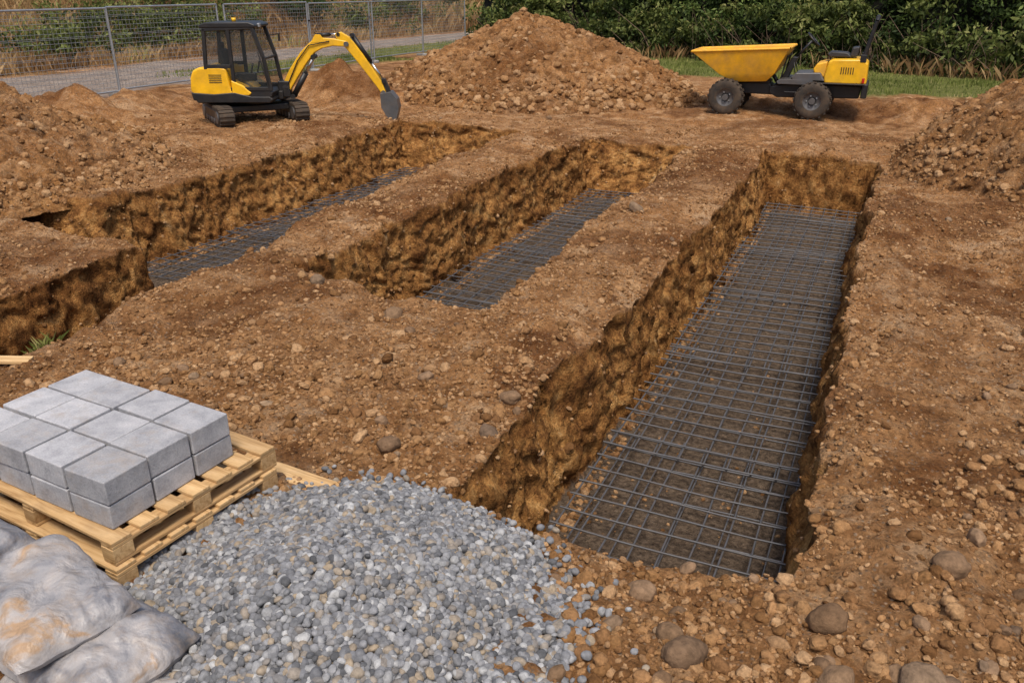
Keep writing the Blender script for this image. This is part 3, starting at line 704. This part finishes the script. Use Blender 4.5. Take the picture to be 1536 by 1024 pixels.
for s in(-1,1):
    tube('rops_post',[(-1.95,s*.45,.82),(-2.02,s*.45,1.4),(-2.2,s*.43,2.30)],.05,BLK,DU,10)
    box('rops_knuckle',(-2.03,s*.45,1.45),(.14,.12,.18),BLK,DU,.015)
tube('rops_hoop',[(-2.2,-.43,2.30),(-2.21,-.38,2.37),(-2.21,.38,2.37),(-2.2,.43,2.30)],.05,BLK,DU,10)
box('rear_bumper',(-2.16,0,.70),(.14,1.2,.34),BLK,DU,.03)
box('tail_light',(-2.1,.58,.95),(.06,.08,.12),simple('red_lens',(.5,.02,.01),.3),DU,.01)
# ================================================================ FENCE
FY=[5.2,9.7,14.1,18.1,22.6,27.0,31.4,35.8,40.3]
CONC=simple('fence_foot_concrete',(.3,.29,.27),.9,bump=.3)
for k in range(len(FY)-1):
    y0,y1=FY[k]+.04,FY[k+1]-.04;xb=-20.5+.15*math.sin(k*1.7);z0=gz(xb,(y0+y1)/2)+.06
    FN=empty('mesh_fence_panel',(xb,y0,z0),.012*math.sin(k*3));L=y1-y0;Hh=2.34
    T=Tubes()
    T.add([(0,0,-.06),(0,0,Hh)],.032,8);T.add([(0,L,-.06),(0,L,Hh)],.032,8)
    T.add([(0,0,Hh),(0,L,Hh)],.028,8);T.add([(0,0,.12),(0,L,.12)],.026,8)
    T.obj('frame',GALV,FN)
    T=Tubes()
    for i in range(1,int(L/.13)):T.add([(.0,i*.13,.12),(.0,i*.13,Hh)],.0045,3)
    for i in range(1,18):
        for q in ((0,) if i%4 else (-.02,.02)):T.add([(.004,0,.12+i*.125+q),(.004,L,.12+i*.125+q)],.006,3)
    T.obj('wire_mesh',GALV,FN)
    box('foot',(0,-.04,-.02),(.62,.24,.12),CONC,FN,.03)
    box('clamp',(0,-.04,1.75),(.07,.12,.05),BLK,FN,.008)
# ================================================================ VEGETATION
def blades(name,P,h,w,cv,mat,lean=.35,parent=None):
    n=len(P);a=rng.uniform(0,2*np.pi,n);d=np.stack([np.cos(a),np.sin(a),np.zeros(n)],-1)
    la=rng.uniform(0,2*np.pi,n);ln=np.stack([np.cos(la),np.sin(la),np.zeros(n)],-1)*(h*rng.uniform(0,lean,n))[:,None]
    up=np.zeros((n,3));up[:,2]=h
    v0=P-d*(w/2)[:,None];v1=P+d*(w/2)[:,None];v2=P+up*.6+ln*.4+d*(w*.35)[:,None];v3=P+up+ln*1.2
    v=np.stack([v0,v1,v2,v3],1).reshape(-1,3);f=np.arange(4*n).reshape(n,4)
    return npmesh(name,v,f,mat,parent,False,{'cv':np.repeat(cv,4)})
def ground_pts(wt,n):
    ii=pick(wt,n);i=ii//nyv;j=ii%nyv
    jx=rng.uniform(-.5,.5,n)*ax[i];jy=rng.uniform(-.5,.5,n)*ay[j]
    P=V[ii].astype(float);P[:,0]+=jx;P[:,1]+=jy;return P
dist=1/(1+(Y/30)**3)
P=ground_pts((grassA>.35)*grassA*(Y<60)*(Y>15)*(X>-30)*(X<25)*dist*(.25+c01(.5+nb)),100000)
h=rng.uniform(.04,.15,len(P))*(1+.6*vn2(P[:,0]*.8,P[:,1]*.8,3));cv=c01(.5+.38*vn2(P[:,0]*.5,P[:,1]*.5,4)+rng.normal(0,.17,len(P)))
blades('grass',P,h,np.full(len(P),.035),cv,GRS)
P=ground_pts(((X<-29.5)&(X>-48)&(Y>8)&(Y<75))*(dist+.1),55000)
h=rng.uniform(.25,.8,len(P));cv=c01(.52+.35*vn2(P[:,0]*.35,P[:,1]*.35,14)+rng.normal(0,.15,len(P)))
blades('dry_grass',P,h,np.full(len(P),.05),cv,DRY,.6)
P=ground_pts(((Y>56)&(Y<110)&(X<40)&(X>-60)),30000)
h=rng.uniform(.5,1.4,len(P));cv=c01(.58+.3*vn2(P[:,0]*.2,P[:,1]*.2,15)+rng.normal(0,.15,len(P)))
blades('dry_grass',P,h,np.full(len(P),.14),cv,DRY,.6)
P=np.array([[-7.05,4.75,0]])+rng.normal(0,.07,(110,3));P[:,2]=[gz(a,b) for a,b in P[:,:2]]
blades('grass_tuft',P,rng.uniform(.05,.17,110),np.full(110,.009),rng.random(110),GRS,.9)
def leaves(C,Rr,per,size,zmin=0):
    N=len(C);idx=np.repeat(np.arange(N),per);n=len(idx)
    d=rng.normal(size=(n,3));d/=np.linalg.norm(d,axis=1)[:,None]
    rr=rng.uniform(.5,1.1,n)**.7
    P=C[idx]+d*Rr[idx]*rr[:,None]
    P[:,2]=np.maximum(P[:,2],zmin+rng.random(n)*.15)
    t=rng.normal(size=(n,3));t[:,2]-=.5;t/=np.linalg.norm(t,axis=1)[:,None]
    b=np.cross(t,d+rng.normal(0,.6,(n,3)));b/=np.linalg.norm(b,axis=1)[:,None]+1e-9
    L=size*rng.uniform(.6,1.4,n);W=L*.42
    v=np.stack([P,P+t*(L*.5)[:,None]+b*W[:,None]*.5,P+t*L[:,None],P+t*(L*.5)[:,None]-b*W[:,None]*.5],1).reshape(-1,3)
    clump=rng.random(N)[idx]
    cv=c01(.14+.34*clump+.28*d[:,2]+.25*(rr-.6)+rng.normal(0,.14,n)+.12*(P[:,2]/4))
    return v,np.repeat(cv,4)
def foliage(name,C,Rr,per,size,mat,parent=None,zmin=0):
    v,cv=leaves(np.asarray(C,float),np.asarray(Rr,float),per,size,zmin)
    return npmesh(name,v,np.arange(len(v)).reshape(-1,4),mat,parent,False,{'cv':cv})
hx=np.array([-34,-22,-11.4,-3,3.3,14,26]);hy=np.array([47,42.6,40.2,37.6,35.2,31.5,26])
HE=empty('hedge')
N=950;cx=rng.uniform(-21,26,N);cyy=np.interp(cx,hx,hy)+rng.uniform(0,2.2,N);cz=rng.uniform(.3,5.0,N)
r=rng.uniform(.3,.8,N);cyy-=(cz<1.9)*rng.uniform(0,.9,N)
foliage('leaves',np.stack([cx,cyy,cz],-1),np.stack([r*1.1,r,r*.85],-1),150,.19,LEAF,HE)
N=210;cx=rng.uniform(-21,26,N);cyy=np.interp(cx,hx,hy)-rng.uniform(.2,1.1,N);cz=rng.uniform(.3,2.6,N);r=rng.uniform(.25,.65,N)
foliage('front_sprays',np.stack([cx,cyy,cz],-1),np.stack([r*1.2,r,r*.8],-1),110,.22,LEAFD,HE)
m_=M('hedge_shade');BACKING=m_.out(m_.ramp(m_.noise(3,5,.7),[(.35,(.006,.006,.004)),(.6,(.025,.022,.013)),(.8,(.06,.045,.028))]),.95,m_.bump(m_.noise(4,5,.7),1,.2))  # near-black colour standing in for shade inside the hedge
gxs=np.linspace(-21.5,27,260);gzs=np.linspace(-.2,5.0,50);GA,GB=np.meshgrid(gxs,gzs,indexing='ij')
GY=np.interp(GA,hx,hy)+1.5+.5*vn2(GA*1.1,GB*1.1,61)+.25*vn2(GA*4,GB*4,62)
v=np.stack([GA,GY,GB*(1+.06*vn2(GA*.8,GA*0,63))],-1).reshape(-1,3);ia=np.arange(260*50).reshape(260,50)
npmesh('dark_backing',v,np.stack([ia[:-1,:-1],ia[1:,:-1],ia[1:,1:],ia[:-1,1:]],-1).reshape(-1,4),BACKING,HE,True)  # added dark sheet behind the leaves, painted as shaded interior
T=Tubes()
for i in range(620):
    x=rng.uniform(-20,24);y=float(np.interp(x,hx,hy))+rng.uniform(-1.2,.5);h=rng.uniform(.5,2.2);l=rng.normal(0,.5,2)
    T.add([(x,y,-.05),(x+l[0]*.3*h,y+l[1]*.2*h,h*.5),(x+l[0]*h,y+l[1]*.6*h-.1,h)],rng.uniform(.012,.03),3,.006)
T.obj('stems',TWIG,HE)
n=3000;x=rng.uniform(-20,24,n);y=np.interp(x,hx,hy)-rng.uniform(.4,1.5,n)
k=vn2(x*.7,x*0,5)>.05;x,y=x[k],y[k];n=len(x)
blades('reeds',np.stack([x,y,np.zeros(n)],-1),rng.uniform(.15,.75,n),np.full(n,.04),c01(rng.normal(.4,.25,n)),DRY,.8,HE)
N=260;cx=rng.uniform(-20,25,N);cyy=np.interp(cx,hx,hy)-rng.uniform(.1,1.1,N);r=rng.uniform(.15,.45,N)
foliage('undergrowth',np.stack([cx,cyy,r*.6],-1),np.stack([r*1.3,r,r],-1),70,.14,LEAFD,HE)
def shrub(x,y,hgt,wid,mat=LEAFD):
    z=gz(x,y);S=empty('shrub',(x,y,z));n=int(16+hgt*8)
    C=np.stack([rng.normal(0,wid*.38,n),rng.normal(0,wid*.38,n),rng.uniform(.2,hgt,n)],-1);r=rng.uniform(.3,.6,n)*wid*.32+.15
    foliage('leaves',C,np.stack([r,r,r*.8],-1),95,.20,mat,S,0)
    T=Tubes()
    for c in C[:18]:T.add([(c[0]*.15,c[1]*.15,-.1),(c[0]*.6,c[1]*.6,c[2]*.55),tuple(c)],.04,5,.01)
    T.obj('branches',TWIG,S)
for (x,y,hh,ww) in [(-34,21,1.4,2.0),(-31.5,25,1.3,2.4),(-32.5,27,1.8,2.6),(-32.6,30.5,2.2,3.0),(-36,33,2.6,3.2),(-33,36,2.0,3),(-33,34,1.4,3),(-37,40,3,4),(-34,44,2.4,3.5),(-32,48,1.8,3),(-40,28,3,4),(-41,22,2.6,3.6),(-39,36,3,4),(-38,50,3,4),(-34,56,2.2,3.5),(-37,16,1.2,2),(-42,46,3.2,4.5),(-24,62,3,5),(-30,66,3,5),(-40,62,3.5,5)]:
    shrub(x,y,hh,ww,LEAFD if rng.random()<.8 else LEAF)
N=700;cx=rng.uniform(-75,70,N);cyy=rng.uniform(84,92,N);cz=rng.uniform(3,13,N)
TB=empty('distant_trees');r=rng.uniform(1,2.2,N)
foliage('crowns',np.stack([cx,cyy,cz],-1),np.stack([r,r,r],-1),90,.55,LEAF,TB)
T=Tubes()
for i in range(60):
    x=rng.uniform(-75,70);T.add([(x,88,1),(x+rng.normal(0,.4),88,6),(x+rng.normal(0,1),88,11)],.25,6,.06)
T.obj('trunks',TWIG,TB)
N=500;cyy=rng.uniform(5,85,N);cx=-50-rng.uniform(0,5,N)
TB=empty('distant_trees');r=rng.uniform(.8,1.8,N)
foliage('crowns',np.stack([cx,cyy,rng.uniform(4.5,11,N)],-1),np.stack([r,r,r],-1),80,.45,LEAF,TB)
T=Tubes()
for i in range(50):
    y=rng.uniform(5,85);T.add([(-52,y,3),(-52+rng.normal(0,.4),y,7),(-52,y+rng.normal(0,1),10)],.2,6,.05)
T.obj('trunks',TWIG,TB)
# ================================================================ LIGHT + CAMERA
d=Vector((.26,-.48,1.05)).normalized()
w=bpy.data.worlds.new('World');sc.world=w;w.use_nodes=True
sk=w.node_tree.nodes.new('ShaderNodeTexSky');sk.sky_type='NISHITA';sk.sun_disc=False
sk.sun_elevation=math.asin(d.z);sk.sun_rotation=math.atan2(d.x,d.y);sk.dust_density=4;sk.air_density=1.0
bg=w.node_tree.nodes['Background'];bg.inputs[1].default_value=.15;w.node_tree.links.new(sk.outputs[0],bg.inputs[0])
sl=bpy.data.lights.new('sun','SUN');sl.energy=2.9;sl.angle=math.radians(14);sl.color=(1,.92,.80)
so=bpy.data.objects.new('sun',sl);link(so);so.rotation_euler=d.to_track_quat('Z','Y').to_euler()
cam=bpy.data.cameras.new('camera');co=bpy.data.objects.new('camera',cam);link(co)
co.location=(0,0,3);co.rotation_euler=(math.radians(90-23.27),0,R24);cam.lens=29.0;cam.sensor_width=36;cam.clip_end=1000
sc.camera=co
sc.view_settings.view_transform='Standard'
try: sc.view_settings.look='None'
except Exception: pass
sc.view_settings.exposure=0
